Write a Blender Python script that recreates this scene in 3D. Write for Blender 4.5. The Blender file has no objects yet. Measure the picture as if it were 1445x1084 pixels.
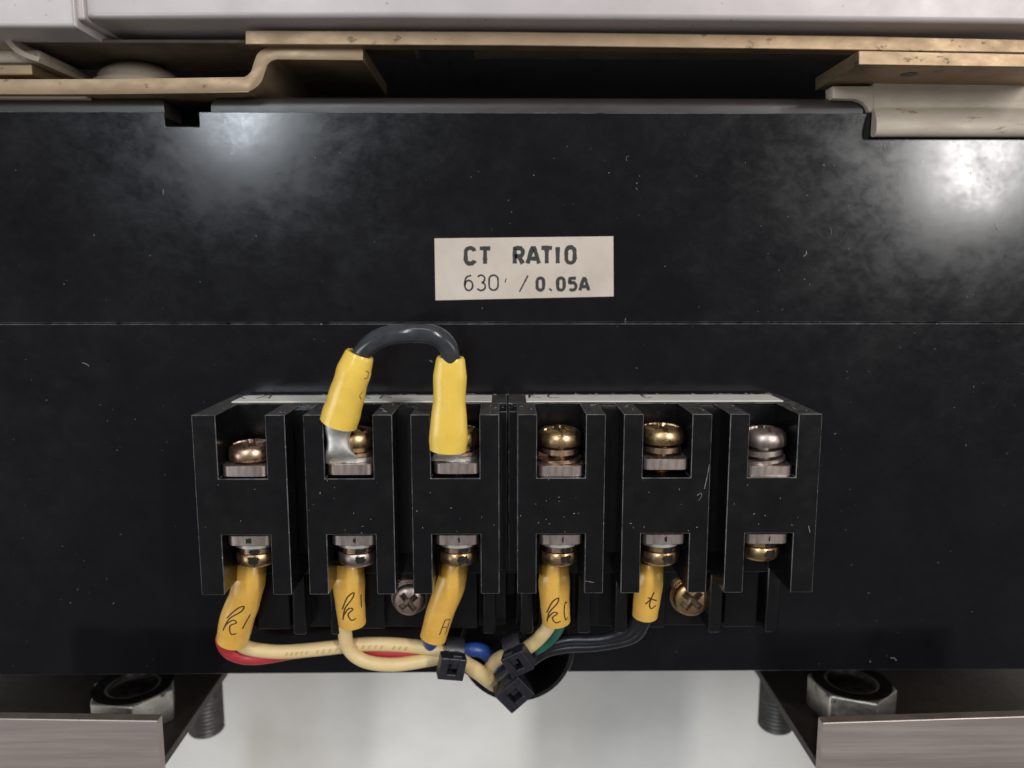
import bpy, bmesh, math, random
from mathutils import Vector, Matrix
random.seed(7)
SC = bpy.context.scene
COL = SC.collection
PI = math.pi

# ------------------------------------------------------------------ camera, world, lamps, exposure
# Authoring units are millimetres: x right, y towards the top of the device, d above the panel face.
# The device lies on its back on a table; the panel face is TB mm above the table top.
TB = 70.0
FPX, CX, CY = 1100.0, 722.5, 542.0          # focal length and centre in photo pixels (1445 x 1084)
CAMD = 170.0                                 # camera height above the panel face
AL = math.atan((CY - 385.0) / FPX)           # pitch
BE = math.atan((CX - 710.0) / FPX)           # yaw
ROT = Matrix.Rotation(-BE, 3, 'Y') @ Matrix.Rotation(-AL, 3, 'X')
cam_d = bpy.data.cameras.new('camera'); cam = bpy.data.objects.new('camera', cam_d); COL.objects.link(cam)
cam.location = (0, 0, (CAMD + TB) / 1000); cam.rotation_euler = (-AL, -BE, 0)
cam_d.sensor_width = 36; cam_d.lens = 36 * FPX / 1445
cam_d.clip_start = 0.005; cam_d.clip_end = 20
cam_d.dof.use_dof = True; cam_d.dof.focus_distance = 0.153; cam_d.dof.aperture_fstop = 14
SC.camera = cam
W = bpy.data.worlds.new('World'); SC.world = W; W.use_nodes = True
bg = W.node_tree.nodes['Background']; bg.inputs[0].default_value = (0.95, 0.97, 1.0, 1); bg.inputs[1].default_value = 0.12
SC.view_settings.view_transform = 'Standard'; SC.view_settings.look = 'None'
SC.view_settings.exposure = 0.0; SC.view_settings.gamma = 1.0; SC.view_settings.use_curve_mapping = False
def lamp(name, loc, sx, sy, power, col, rz=0, aim=False):
    l = bpy.data.lights.new(name, 'AREA'); l.shape = 'RECTANGLE'; l.size = sx; l.size_y = sy
    l.energy = power; l.color = col; l.use_shadow = True
    o = bpy.data.objects.new(name, l); COL.objects.link(o); o.location = loc; o.rotation_euler = (0, 0, rz)
    if aim: o.rotation_euler = (Vector((0, 0, 0.07)) - Vector(loc)).to_track_quat('-Z', 'Y').to_euler()
    return o
# two long ceiling tubes, to both sides of the viewer and above the top edge of the device
lamp('overhead_light', (1.01, 0.72, 1.6), 0.14, 1.15, 28, (1.0, 0.985, 0.96))
lamp('overhead_light', (-0.50, 0.84, 1.6), 0.10, 1.15, 15, (0.86, 0.93, 1.0), math.radians(-6))

lamp('overhead_light', (0.15, 2.3, 1.6), 1.3, 0.3, 16, (1.0, 0.97, 0.93))  # unseen third light, added to brighten the rim and upward faces
# unseen side lights, added for streaks on the sleeves and screw sides
lamp('side_light', (-1.7, -0.35, 0.95), 0.6, 1.0, 9, (0.97, 0.98, 1.0), 0, True)
lamp('side_light', (1.9, -0.25, 0.85), 0.4, 1.0, 4, (1.0, 0.98, 0.95), 0, True)

def at(px, py, d):
    """photo measurement -> real position in mm on the plane at height d"""
    v = ROT @ Vector((px - CX, CY - py, -FPX))
    t = (d - CAMD) / v.z
    return (v.x * t, v.y * t, d)
def X(px, d, py=542): return at(px, py, d)[0]
def Y(py, d, px=710): return at(px, py, d)[1]

# ------------------------------------------------------------------ materials
def new_mat(name):
    m = bpy.data.materials.new(name); m.use_nodes = True
    return m, m.node_tree.nodes, m.node_tree.links, m.node_tree.nodes['Principled BSDF']
def coords(n, l, scale=(1, 1, 1)):
    tc = n.new('ShaderNodeTexCoord'); mp = n.new('ShaderNodeMapping')
    mp.inputs['Scale'].default_value = [1000 * s for s in scale]
    l.new(tc.outputs['Object'], mp.inputs['Vector']); return mp.outputs[0]
def noise(n, l, vec, scale, detail=4, rough=0.6, dist=0.0):
    t = n.new('ShaderNodeTexNoise'); t.inputs['Scale'].default_value = scale; t.inputs['Detail'].default_value = detail
    t.inputs['Roughness'].default_value = rough; t.inputs['Distortion'].default_value = dist
    l.new(vec, t.inputs['Vector']); return t.outputs['Fac']
def ramp(n, l, fac, stops):
    r = n.new('ShaderNodeValToRGB'); e = r.color_ramp.elements
    while len(e) < len(stops): e.new(0.5)
    for i, (p, c) in enumerate(stops):
        e[i].position = p; e[i].color = (c, c, c, 1) if isinstance(c, (int, float)) else (*c, 1)
    l.new(fac, r.inputs[0]); return r.outputs[0]
def mix(n, l, fac, a, b, mode='MIX'):
    x = n.new('ShaderNodeMix'); x.data_type = 'RGBA'; x.blend_type = mode
    for s, v in ((0, fac), (6, a), (7, b)):
        if hasattr(v, 'is_output'): l.new(v, x.inputs[s])
        elif s == 0: x.inputs[0].default_value = v
        else: x.inputs[s].default_value = (*v, 1)
    return x.outputs[2]
def bump(n, l, b, h, strength, dist=0.0001):
    x = n.new('ShaderNodeBump'); x.inputs['Strength'].default_value = strength; x.inputs['Distance'].default_value = dist
    l.new(h, x.inputs['Height']); l.new(x.outputs[0], b.inputs['Normal'])
def simple(name, c1, c2, rough=(0.3, 0.5), metal=0.0, scale=0.3, stretch=(1, 1, 1), bump_s=0.0, bump_scale=3.0,
           specks=None, speck_scale=0.5, speck_t=0.72, spec=0.5, sss=0.0, coat=0.0):
    m, n, l, b = new_mat(name)
    v = coords(n, l, stretch)
    f = noise(n, l, v, scale)
    c = mix(n, l, ramp(n, l, f, [(0.3, 0), (0.7, 1)]), c1, c2)
    if specks is not None:
        s = ramp(n, l, noise(n, l, v, speck_scale, 6, 0.7), [(speck_t, 0), (speck_t + 0.03, 1)])
        c = mix(n, l, s, c, specks)
    l.new(c, b.inputs['Base Color'])
    r = ramp(n, l, noise(n, l, v, scale * 2.3, 5), [(0.3, rough[0]), (0.7, rough[1])])
    l.new(r, b.inputs['Roughness'])
    b.inputs['Metallic'].default_value = metal; b.inputs['Specular IOR Level'].default_value = spec
    if sss:
        b.inputs['Subsurface Weight'].default_value = sss; b.inputs['Subsurface Radius'].default_value = (0.002, 0.001, 0.0003)
        b.inputs['Subsurface Scale'].default_value = 1.0
    b.inputs['Coat Weight'].default_value = coat
    if bump_s: bump(n, l, b, noise(n, l, v, bump_scale, 5), bump_s)
    return m

def panel_plastic():
    m, n, l, b = new_mat('black_panel_plastic')
    v = coords(n, l); vs = coords(n, l, (0.25, 1, 1)); vd = coords(n, l, (1, 0.35, 1))
    big = noise(n, l, v, 0.045, 6, 0.62, 0.8)
    c = mix(n, l, ramp(n, l, big, [(0.35, 0), (0.72, 1)]), (0.0036, 0.0034, 0.0045), (0.0068, 0.0062, 0.0076))
    dust = ramp(n, l, noise(n, l, v, 1.5, 3, 0.5), [(0.745, 0), (0.78, 1)])
    c = mix(n, l, dust, c, (0.10, 0.095, 0.09))
    l.new(c, b.inputs['Base Color'])
    rot = n.new('ShaderNodeMapping'); rot.inputs['Rotation'].default_value = (0, 0, 0.7); rot.inputs['Scale'].default_value = (0.8, 1.1, 1)
    l.new(v, rot.inputs['Vector'])
    sm = mix(n, l, 0.45, noise(n, l, v, 0.07, 8, 0.72, 0.5), noise(n, l, rot.outputs[0], 0.35, 6, 0.7, 0.3))
    r = ramp(n, l, sm, [(0.36, 0.125), (0.66, 0.235)])
    l.new(r, b.inputs['Roughness'])
    b.inputs['Specular IOR Level'].default_value = 0.5
    h = mix(n, l, 0.3, noise(n, l, v, 0.12, 4, 0.55, 0.6), noise(n, l, rot.outputs[0], 0.9, 6, 0.7, 0.8))
    bump(n, l, b, h, 0.035, 0.0003)
    return m
M = {}
M['panel'] = panel_plastic()
M['body'] = simple('black_body_plastic', (0.004, 0.004, 0.0045), (0.007, 0.0065, 0.007), (0.3, 0.5))
M['block'] = simple('black_terminal_plastic', (0.0032, 0.0031, 0.0038), (0.0065, 0.006, 0.0065), (0.18, 0.30), scale=0.12,
                    bump_s=0.05, bump_scale=1.5, specks=(0.07, 0.065, 0.06), speck_scale=1.6, speck_t=0.74)
M['edge'] = simple('worn_glint_edge', (0.012, 0.012, 0.013), (0.16, 0.16, 0.165), (0.3, 0.5), scale=0.35, specks=(0.4, 0.39, 0.38), speck_scale=0.9, speck_t=0.63)  # pale wear together with edge highlights painted into the colour
M['rim'] = simple('lit_brown_black_rim', (0.034, 0.026, 0.023), (0.021, 0.017, 0.015), (0.32, 0.42), scale=0.15, stretch=(0.3, 1, 1), specks=(0.25, 0.22, 0.2), speck_scale=1.2, speck_t=0.72)  # light caught by the rim painted in as brown, plus pale specks
M['dust'] = simple('dusty_black_plastic', (0.015, 0.014, 0.013), (0.07, 0.063, 0.056), (0.55, 0.7), scale=0.5, bump_s=0.4, bump_scale=2,
                   specks=(0.22, 0.2, 0.18), speck_scale=1.8, speck_t=0.66)
M['tie'] = simple('black_nylon', (0.011, 0.011, 0.014), (0.022, 0.021, 0.026), (0.3, 0.45), scale=0.5)
M['brass'] = simple('yellowed_zinc', (0.66, 0.46, 0.24), (0.50, 0.33, 0.17), (0.28, 0.45), 1.0, 0.45, bump_s=0.2, bump_scale=0.9, specks=(0.20, 0.11, 0.05), speck_scale=0.42, speck_t=0.57)
M['copper'] = simple('coppery_zinc', (0.62, 0.42, 0.29), (0.50, 0.34, 0.24), (0.28, 0.44), 1.0, 0.45, bump_s=0.2, bump_scale=0.9, specks=(0.22, 0.12, 0.07), speck_scale=0.42, speck_t=0.58)
M['nickel'] = simple('pinkish_nickel', (0.60, 0.49, 0.44), (0.43, 0.345, 0.31), (0.34, 0.5), 1.0, 0.5, (1, 0.15, 1), 0.15, 2.5)
M['silver'] = simple('tinned_lug', (0.72, 0.70, 0.66), (0.52, 0.50, 0.47), (0.4, 0.55), 0.8, 0.4, bump_s=0.25, bump_scale=0.7)
M['ink'] = simple('black_ink', (0.012, 0.011, 0.011), (0.04, 0.037, 0.035), (0.5, 0.7), scale=2.5)
M['brown_ink'] = simple('brown_marker_ink', (0.045, 0.016, 0.008), (0.07, 0.028, 0.014), (0.4, 0.6), scale=2)
M['faint_ink'] = simple('faded_print', (0.42, 0.31, 0.16), (0.55, 0.41, 0.2), (0.5, 0.6), scale=2)
M['recess_brown'] = simple('dark_brown_recess', (0.05, 0.03, 0.018), (0.11, 0.07, 0.04), (0.4, 0.6), 0.4, 1.0)  # darker brown for the cross recess of the screw heads
M['paint'] = simple('black_paint_mark', (0.006, 0.006, 0.006), (0.014, 0.013, 0.012), (0.35, 0.5), scale=2)
M['sticker'] = simple('aged_white_sticker', (0.58, 0.50, 0.43), (0.49, 0.41, 0.34), (0.42, 0.55), scale=0.10, bump_s=0.03)
M['strip'] = simple('white_label_strip', (0.80, 0.77, 0.70), (0.72, 0.68, 0.60), (0.4, 0.5), scale=0.3)
M['yellow'] = simple('yellow_vinyl', (0.87, 0.60, 0.11), (0.81, 0.52, 0.08), (0.2, 0.3), scale=0.2, sss=0.12, bump_s=0.35, bump_scale=0.3)
M['amber'] = simple('amber_vinyl', (0.76, 0.45, 0.095), (0.67, 0.36, 0.06), (0.2, 0.3), scale=0.2, sss=0.15, bump_s=0.35, bump_scale=0.3)
M['cream'] = simple('cream_insulation', (0.74, 0.56, 0.28), (0.68, 0.50, 0.24), (0.4, 0.5), scale=0.3)
M['red'] = simple('red_insulation', (0.50, 0.035, 0.05), (0.42, 0.03, 0.04), (0.35, 0.5), scale=0.3)
M['blue'] = simple('blue_insulation', (0.02, 0.06, 0.26), (0.015, 0.045, 0.2), (0.3, 0.45), scale=0.3)
M['green'] = simple('green_insulation', (0.025, 0.13, 0.09), (0.02, 0.10, 0.07), (0.35, 0.5), scale=0.3)
M['blackwire'] = simple('black_insulation', (0.009, 0.009, 0.011), (0.016, 0.016, 0.019), (0.28, 0.4), scale=0.4)
M['greywire'] = simple('charcoal_insulation', (0.03, 0.032, 0.037), (0.055, 0.055, 0.06), (0.14, 0.22), scale=0.5, specks=(0.2, 0.19, 0.18), speck_scale=2, speck_t=0.7)
M['chromate'] = simple('yellow_chromate_steel', (0.36, 0.255, 0.16), (0.27, 0.19, 0.115), (0.4, 0.58), 0.75, 0.16, (0.5, 0.9, 0.5), 0.18, 1.2,
                       specks=(0.16, 0.11, 0.07), speck_scale=0.45, speck_t=0.62)
M['chrome_pale'] = simple('pale_chromate_steel', (0.50, 0.435, 0.345), (0.40, 0.335, 0.27), (0.5, 0.68), 0.15, 0.2, (0.4, 1.2, 1), 0.3, 1.0,
                          specks=(0.28, 0.21, 0.14), speck_scale=0.35, speck_t=0.62)
M['dull'] = simple('dull_brown_steel', (0.18, 0.145, 0.11), (0.11, 0.088, 0.068), (0.6, 0.75), 0.4, 0.2, bump_s=0.2, bump_scale=1.5)
M['cover'] = simple('dirty_pale_painted_steel', (0.56, 0.50, 0.49), (0.48, 0.43, 0.42), (0.38, 0.5), 0.2, 0.06, bump_s=0.08, bump_scale=0.8,
                    specks=(0.2, 0.15, 0.12), speck_scale=0.7, speck_t=0.655)
M['foot'] = simple('brushed_foot_steel', (0.50, 0.42, 0.385), (0.36, 0.30, 0.275), (0.38, 0.55), 0.7, 0.22, (0.06, 1.3, 1), 0.3, 1.6,
                   specks=(0.2, 0.15, 0.12), speck_scale=0.9, speck_t=0.7)
M['footplate'] = simple('dark_oiled_steel', (0.035, 0.026, 0.022), (0.055, 0.042, 0.035), (0.4, 0.55), 0.6, 0.3)
M['zinc'] = simple('bright_zinc', (0.46, 0.43, 0.39), (0.27, 0.25, 0.22), (0.35, 0.5), 0.95, 0.3, specks=(0.1, 0.07, 0.05), speck_scale=0.5, speck_t=0.62)
M['studsteel'] = simple('oily_grey_stud', (0.13, 0.122, 0.115), (0.07, 0.066, 0.062), (0.4, 0.6), 0.5, 0.4)
M['darkbolt'] = simple('oily_dark_bolt', (0.10, 0.085, 0.08), (0.06, 0.05, 0.045), (0.3, 0.45), 1.0, 0.4)
M['lint'] = simple('pale_lint', (0.45, 0.42, 0.38), (0.3, 0.28, 0.26), (0.7, 0.8), scale=1)
M['table'] = simple('white_table_laminate', (0.82, 0.80, 0.765), (0.70, 0.67, 0.62), (0.35, 0.45), scale=0.028, bump_s=0.02)

# ------------------------------------------------------------------ helpers
def thing(name, label, cat, loc, group=None, rot=None):
    o = bpy.data.objects.new(name, None); COL.objects.link(o)
    o.location = (loc[0] / 1000, loc[1] / 1000, (loc[2] + TB) / 1000)
    o.empty_display_size = 0.005
    o['label'] = label; o['category'] = cat
    if group: o['group'] = group
    return o
def origin(o):
    v = Vector((0, 0, 0))
    while o is not None: v += o.location; o = o.parent
    return v
def obj(name, bm, mats, parent=None, local=False, smooth=None):
    """bm in authoring mm -> one mesh object. local=True: bm is already relative to the parent's origin."""
    bmesh.ops.recalc_face_normals(bm, faces=bm.faces)
    if smooth is not None:
        for f in bm.faces: f.smooth = True
        for e in bm.edges:
            if len(e.link_faces) == 2 and e.calc_face_angle(0) > math.radians(smooth): e.smooth = False
    bmesh.ops.scale(bm, vec=(0.001,) * 3, verts=bm.verts)
    o = None
    if not local:
        bmesh.ops.translate(bm, vec=(0, 0, TB / 1000), verts=bm.verts)
        if parent is not None:
            bmesh.ops.translate(bm, vec=-origin(parent), verts=bm.verts); loc = None
        else:
            lo = [min(v.co[i] for v in bm.verts) for i in range(3)]; hi = [max(v.co[i] for v in bm.verts) for i in range(3)]
            loc = Vector(((lo[0] + hi[0]) / 2, (lo[1] + hi[1]) / 2, lo[2]))
            bmesh.ops.translate(bm, vec=-loc, verts=bm.verts)
    else: loc = None
    me = bpy.data.meshes.new(name); bm.to_mesh(me); bm.free()
    for m in (mats if isinstance(mats, (list, tuple)) else [mats]): me.materials.append(M[m])
    o = bpy.data.objects.new(name, me); COL.objects.link(o)
    if parent is not None: o.parent = parent
    if loc is not None: o.location = loc
    return o
def tag(o, label, cat, group=None, kind=None):
    o['label'] = label
    if cat: o['category'] = cat
    if group: o['group'] = group
    if kind: o['kind'] = kind
    return o
def box(bm, x0, x1, y0, y1, d0, d1):
    vs = [bm.verts.new((x, y, z)) for x in (x0, x1) for y in (y0, y1) for z in (d0, d1)]
    for q in ((0, 1, 3, 2), (4, 6, 7, 5), (0, 4, 5, 1), (2, 3, 7, 6), (0, 2, 6, 4), (1, 5, 7, 3)):
        bm.faces.new([vs[i] for i in q])
    return bm
def prism(bm, pts, d0, d1):
    """outline in xy, extruded in d"""
    a = [bm.verts.new((p[0], p[1], d0)) for p in pts]; b = [bm.verts.new((p[0], p[1], d1)) for p in pts]
    bm.faces.new(a); bm.faces.new(b); n = len(pts)
    for i in range(n): bm.faces.new((a[i], a[(i + 1) % n], b[(i + 1) % n], b[i]))
    return bm
def prism_x(bm, pts, x0, x1):
    """outline in (y,d), extruded in x"""
    a = [bm.verts.new((x0, p[0], p[1])) for p in pts]; b = [bm.verts.new((x1, p[0], p[1])) for p in pts]
    bm.faces.new(a); bm.faces.new(b); n = len(pts)
    for i in range(n): bm.faces.new((a[i], a[(i + 1) % n], b[(i + 1) % n], b[i]))
    return bm
def bevel(bm, w, seg=1, mat=-1, ang=25, sel=None):
    bmesh.ops.recalc_face_normals(bm, faces=bm.faces)
    es = [e for e in bm.edges if len(e.link_faces) == 2 and e.calc_face_angle(0) > math.radians(ang) and (sel is None or sel(e))]
    bmesh.ops.bevel(bm, geom=es, offset=w, segments=seg, profile=0.5, affect='EDGES', clamp_overlap=True, material=mat)
    return bm
def lathe(bm, prof, n=40, axis='y', c=(0, 0, 0), closed=False):
    """prof: (radius, height) along axis"""
    def P(r, h, a):
        u, w = r * math.cos(a), r * math.sin(a)
        v = {'y': (u, h, w), 'z': (u, w, h), 'x': (h, u, w)}[axis]
        return (v[0] + c[0], v[1] + c[1], v[2] + c[2])
    rings = []
    for r, h in prof:
        if r < 1e-6: rings.append([bm.verts.new(P(0, h, 0))])
        else: rings.append([bm.verts.new(P(r, h, 2 * PI * i / n)) for i in range(n)])
    pairs = list(zip(rings, rings[1:])) + ([(rings[-1], rings[0])] if closed else [])
    for a, b in pairs:
        for i in range(n):
            j = (i + 1) % n
            if len(a) == 1 and len(b) == 1: continue
            if len(a) == 1: bm.faces.new((a[0], b[i], b[j]))
            elif len(b) == 1: bm.faces.new((a[i], a[j], b[0]))
            else: bm.faces.new((a[i], a[j], b[j], b[i]))
    if not closed:
        for r in (rings[0], rings[-1]):
            if len(r) > 2: bm.faces.new(r)
    return bm
def spline(pts, n=8):
    pts = [Vector(p) for p in pts]; out = []
    P = [2 * pts[0] - pts[1]] + pts + [2 * pts[-1] - pts[-2]]
    for i in range(1, len(P) - 2):
        for k in range(n):
            t = k / n; a, b, c, d = P[i - 1:i + 3]
            out.append(0.5 * ((2 * b) + (c - a) * t + (2 * a - 5 * b + 4 * c - d) * t * t + (3 * b - a - 3 * c + d) * t ** 3))
    out.append(pts[-1]); return out
def frames(path, hint=(0, 0, 1)):
    """per point: tangent, side (in the panel plane where possible), normal towards hint"""
    fr = []; h = Vector(hint)
    for i, p in enumerate(path):
        t = (path[min(i + 1, len(path) - 1)] - path[max(i - 1, 0)]).normalized()
        s = t.cross(h)
        s = s.normalized() if s.length > 1e-4 else (fr[-1][1] if fr else Vector((1, 0, 0)))
        fr.append((t, s, s.cross(t).normalized()))
    return fr
def tube(bm, path, rs, n=20, flat=1.0, cap=True):
    """rs: radius or list of radii per path point; flat: ratio of thickness to width"""
    path = [Vector(p) for p in path]
    if not isinstance(rs, (list, tuple)): rs = [rs] * len(path)
    rings = []
    for p, r, (t, s, nn) in zip(path, rs, frames(path)):
        w, h = (r if isinstance(r, tuple) else (r, r * flat))
        rings.append([bm.verts.new(p + s * (w * math.cos(2 * PI * i / n)) + nn * (h * math.sin(2 * PI * i / n))) for i in range(n)])
    for a, b in zip(rings, rings[1:]):
        for i in range(n): bm.faces.new((a[i], a[(i + 1) % n], b[(i + 1) % n], b[i]))
    if cap: bm.faces.new(rings[0]); bm.faces.new(rings[-1])
    return bm
def ribbon(bm, pts, nrm, w, lift=0.03):
    """flat pen stroke lying on a surface: pts with surface normals"""
    L = []; n = len(pts)
    for i, p in enumerate(pts):
        t = (pts[min(i + 1, n - 1)] - pts[max(i - 1, 0)]).normalized(); s = nrm[i].cross(t).normalized()
        ww = (w[i] if isinstance(w, list) else w) / 2
        q = p + nrm[i] * lift
        L.append((bm.verts.new(q - s * ww), bm.verts.new(q + s * ww)))
    for a, b in zip(L, L[1:]): bm.faces.new((a[0], a[1], b[1], b[0]))
def new(): return bmesh.new()
def arc(cx, cy, rx, ry, a0, a1, n=10):
    return [(cx + rx * math.cos(math.radians(a0 + (a1 - a0) * i / n)), cy + ry * math.sin(math.radians(a0 + (a1 - a0) * i / n))) for i in range(n + 1)]

# ------------------------------------------------------------------ the table
bm = box(new(), -500, 500, -450, 350, -TB - 22, -TB)
t = obj('table', bevel(bm, 2, 2), 'table'); t['kind'] = 'structure'

# ------------------------------------------------------------------ breaker housing
FR = 25.0                                    # front plane of the terminal blocks
yb = Y(948, 0); ys = Y(456, 0); yt = Y(159, 0)
house = thing('breaker_housing', 'wide black plastic breaker housing with a horizontal seam, lying on the white table', 'housing', (0, -20, -TB))
xl, xr = -150, 150
# main body behind the panels, resting on the table
obj('case_body', box(new(), xl + 1, xr - 1, yb + 1.2, 30, -TB, -5), 'body', house)
obj('rear_case', box(new(), xl + 1, xr - 1, 30.2, 100, -TB, -42), 'body', house)
# upper panel with the notch in its top edge
n0, n1 = X(232, 0, 170), X(281, 0, 170)
yn = Y(180, 0)
xe = X(1222, 0, 160)
up = [(xl, ys + .12), (xr, ys + .12), (xr, yt), (n1, yt), (n1, yn), (n0, yn), (n0, yt), (xl, yt)]
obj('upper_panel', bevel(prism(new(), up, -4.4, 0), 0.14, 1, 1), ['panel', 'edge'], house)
# rounded rims along the top edge
def rim(x0, x1):
    y1 = Y(137, -1.5); b = box(new(), x0, x1, yt - 1.0, y1, -9, -0.25)
    bevel(b, 2.7, 6, -1, 25, lambda e: all(v.co.z > -1 for v in e.verts) and all(v.co.y > yt for v in e.verts))
    return b
def rim_end(x0, x1, left, right):
    y1 = Y(137, -1.5)
    b = box(new(), x0, x1, yt - 1.0, y1, -9, -0.25)
    def s(e):
        a, c = e.verts
        top = a.co.y > yt and c.co.y > yt and a.co.z > -1 and c.co.z > -1
        vert = abs(a.co.x - c.co.x) < 1e-4 and abs(a.co.y - c.co.y) < 1e-4 and a.co.y > yt
        ok = (left and a.co.x < x0 + .1) or (right and a.co.x > x1 - .1)
        return top or (vert and ok)
    bevel(b, 2.6, 6, -1, 25, s)
    return b
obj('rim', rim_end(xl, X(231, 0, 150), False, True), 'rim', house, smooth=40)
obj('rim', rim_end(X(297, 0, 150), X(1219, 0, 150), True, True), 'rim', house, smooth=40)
# lower panel with the round wire port in its bottom edge
PR = 13.2; pc = (X(729, 0, 948), Y(990, 0) + PR, 0)
lo = [(xl, ys - .12), (xl, yb)]
dy = yb - pc[1]; a0 = math.degrees(math.asin(dy / PR))
lo += arc(pc[0], pc[1], PR, PR, 180 - a0, a0, 40)
lo += [(xr, yb), (xr, ys - .12)]
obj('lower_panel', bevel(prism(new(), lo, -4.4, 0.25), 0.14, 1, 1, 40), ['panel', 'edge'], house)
prof = [(PR - .9, -16), (PR - .05, -16), (PR - .05, 0.1), (PR - .9, 0.1)]
obj('wire_port', lathe(new(), prof, 48, 'z', (pc[0], pc[1], 0), True), 'body', house, smooth=40)
obj('port_floor', lathe(new(), [(0, -16), (PR - .95, -16), (PR - .95, -14), (0, -14)], 48, 'z', (pc[0], pc[1], 0)), 'body', house, smooth=40)

# ------------------------------------------------------------------ the ratio sticker
lab = thing('ratio_sticker', 'small aged white sticker printed CT RATIO 630 / 0.05A on the upper black panel', 'sticker', (*at(740, 379, 0)[:2], 0.02))
corners = [at(613, 336.5, 0.1), at(614.5, 424, 0.1), at(866, 418.5, 0.1), at(865.5, 333.5, 0.1)]
b = new(); prism(b, corners, 0.02, 0.14)
obj('paper', bevel(b, .03), 'sticker', lab)
G = {  # stroke letters in a 0..1 x 0..1 box
 'C': [arc(.5, .74, .42, .24, 10, 180) + arc(.5, .26, .42, .24, 180, 350)],
 'T': [[(.0, .95), (1, .95)], [(.5, .95), (.5, .0)]],
 'R': [[(.1, 0), (.1, .95), (.55, .95)] + arc(.58, .7, .34, .25, 90, -90) + [(.1, .45)], [(.5, .45), (.92, 0)]],
 'A': [[(.02, 0), (.42, .97), (.58, .97), (.98, 0)], [(.2, .3), (.8, .3)]],
 'I': [[(.5, 0), (.5, 1)]],
 'O': [arc(.5, .72, .42, .26, 0, 180) + arc(.5, .28, .42, .26, 180, 360) + [(.92, .72)]],
 '0': [arc(.5, .7, .42, .28, 0, 180) + arc(.5, .3, .42, .28, 180, 360) + [(.92, .7)]],
 '6': [[(.78, .97)] + arc(.62, .5, .55, .45, 115, 180, 8) + arc(.5, .32, .43, .32, 180, 540, 22)],
 '3': [arc(.45, .74, .4, .24, 150, -80, 14) + arc(.45, .26, .46, .26, 80, -150, 14)],
 '/': [[(0, 0), (1, 1)]], '.': [[(.3, .0), (.7, .12)]], "'": [[(.2, 0), (.8, 1)]],
 '5': [[(.9, .96), (.2, .96), (.14, .55)] + arc(.48, .32, .42, .3, 120, -140, 16)],
}
def printed(ch, px0, px1, py0, py1, w, d, jit=0.06):
    b = new()
    k = 0
    for st in G[ch]:
        P = []
        for a, c in zip(st, st[1:]):
            m = max(1, int(math.hypot(c[0] - a[0], c[1] - a[1]) * 7))
            P += [(a[0] + (c[0] - a[0]) * i / m, a[1] + (c[1] - a[1]) * i / m) for i in range(m)]
        P.append(st[-1])
        pts = [Vector(at(px0 + (px1 - px0) * p[0], py1 + (py0 - py1) * p[1], d)) for p in P]
        ws = [w * (1 + random.uniform(-jit, jit)) for _ in pts]
        ribbon(b, pts, [Vector((0, 0, 1))] * len(pts), ws, 0.004 * k); k += 1
    return b
tilt = lambda px: -(px - 740) * 0.012
for ch, a, c in (('C', 656, 671), ('T', 677, 692), ('R', 725, 739), ('A', 744, 761), ('T', 764, 779), ('I', 783, 791), ('O', 798, 812)):
    o = obj('letter', printed(ch, a, c, 349 + tilt(a) * .6, 372 + tilt(a) * .6, .92, .155, .16), 'ink', lab)
for ch, a, c in (('6', 655, 668), ('3', 673, 686), ('0', 689, 704)):
    obj('letter', printed(ch, a, c, 388, 410, .40, .155, .12), 'ink', lab)
obj('letter', printed("'", 712, 715, 393, 399, .22, .155), 'ink', lab)
obj('letter', printed('/', 733, 745, 389, 412, .36, .155, .3), 'ink', lab)
for ch, a, c in (('0', 757, 768), ('.', 775, 779), ('0', 786, 797), ('5', 802, 814), ('A', 818, 831)):
    obj('letter', printed(ch, a, c, 392, 410, .72, .155, .15), 'ink', lab)

# ------------------------------------------------------------------ terminal blocks
PITCH = (X(1091, FR, 630) - X(340.5, FR, 630)) / 5
X0 = X(340.5, FR, 630)
TX = [X0 + PITCH * i for i in range(6)]
yT, yN1, yN2, yB = Y(585, FR), Y(675, FR), Y(754, FR), Y(838, FR)
HW, IW = 63.5 * (145 / FPX), 35.3 * (145 / FPX)
LEDGE = 12.0
yF = Y(886, 8)                               # bottom of the lower flange
def h_frame(i):
    c = TX[i]; l = c - HW - (0.75 if i == 0 else 0); r = c + HW + (0.75 if i == 5 else 0)
    pts = [(l, yB), (c - IW, yB), (c - IW, yN2), (c + IW + .1, yN2), (c + IW + .1, yB), (r, yB), (r, yT), (c + IW, yT), (c + IW, yN1), (c - IW, yN1), (c - IW, yT), (l, yT)]
    b = prism(new(), pts, LEDGE, FR)
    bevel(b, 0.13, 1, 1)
    for f in b.faces:                          # top faces carry settled dust
        if f.normal.y > .8 and f.calc_center_median().y > yT - .2: f.material_index = 2
    return b
mid = (TX[2] + TX[3]) / 2
LBL = {0: 'black three-way terminal block holding the looped jumper wire with yellow sleeves',
       1: 'black three-way terminal block without a jumper, its last terminal empty below'}
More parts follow.
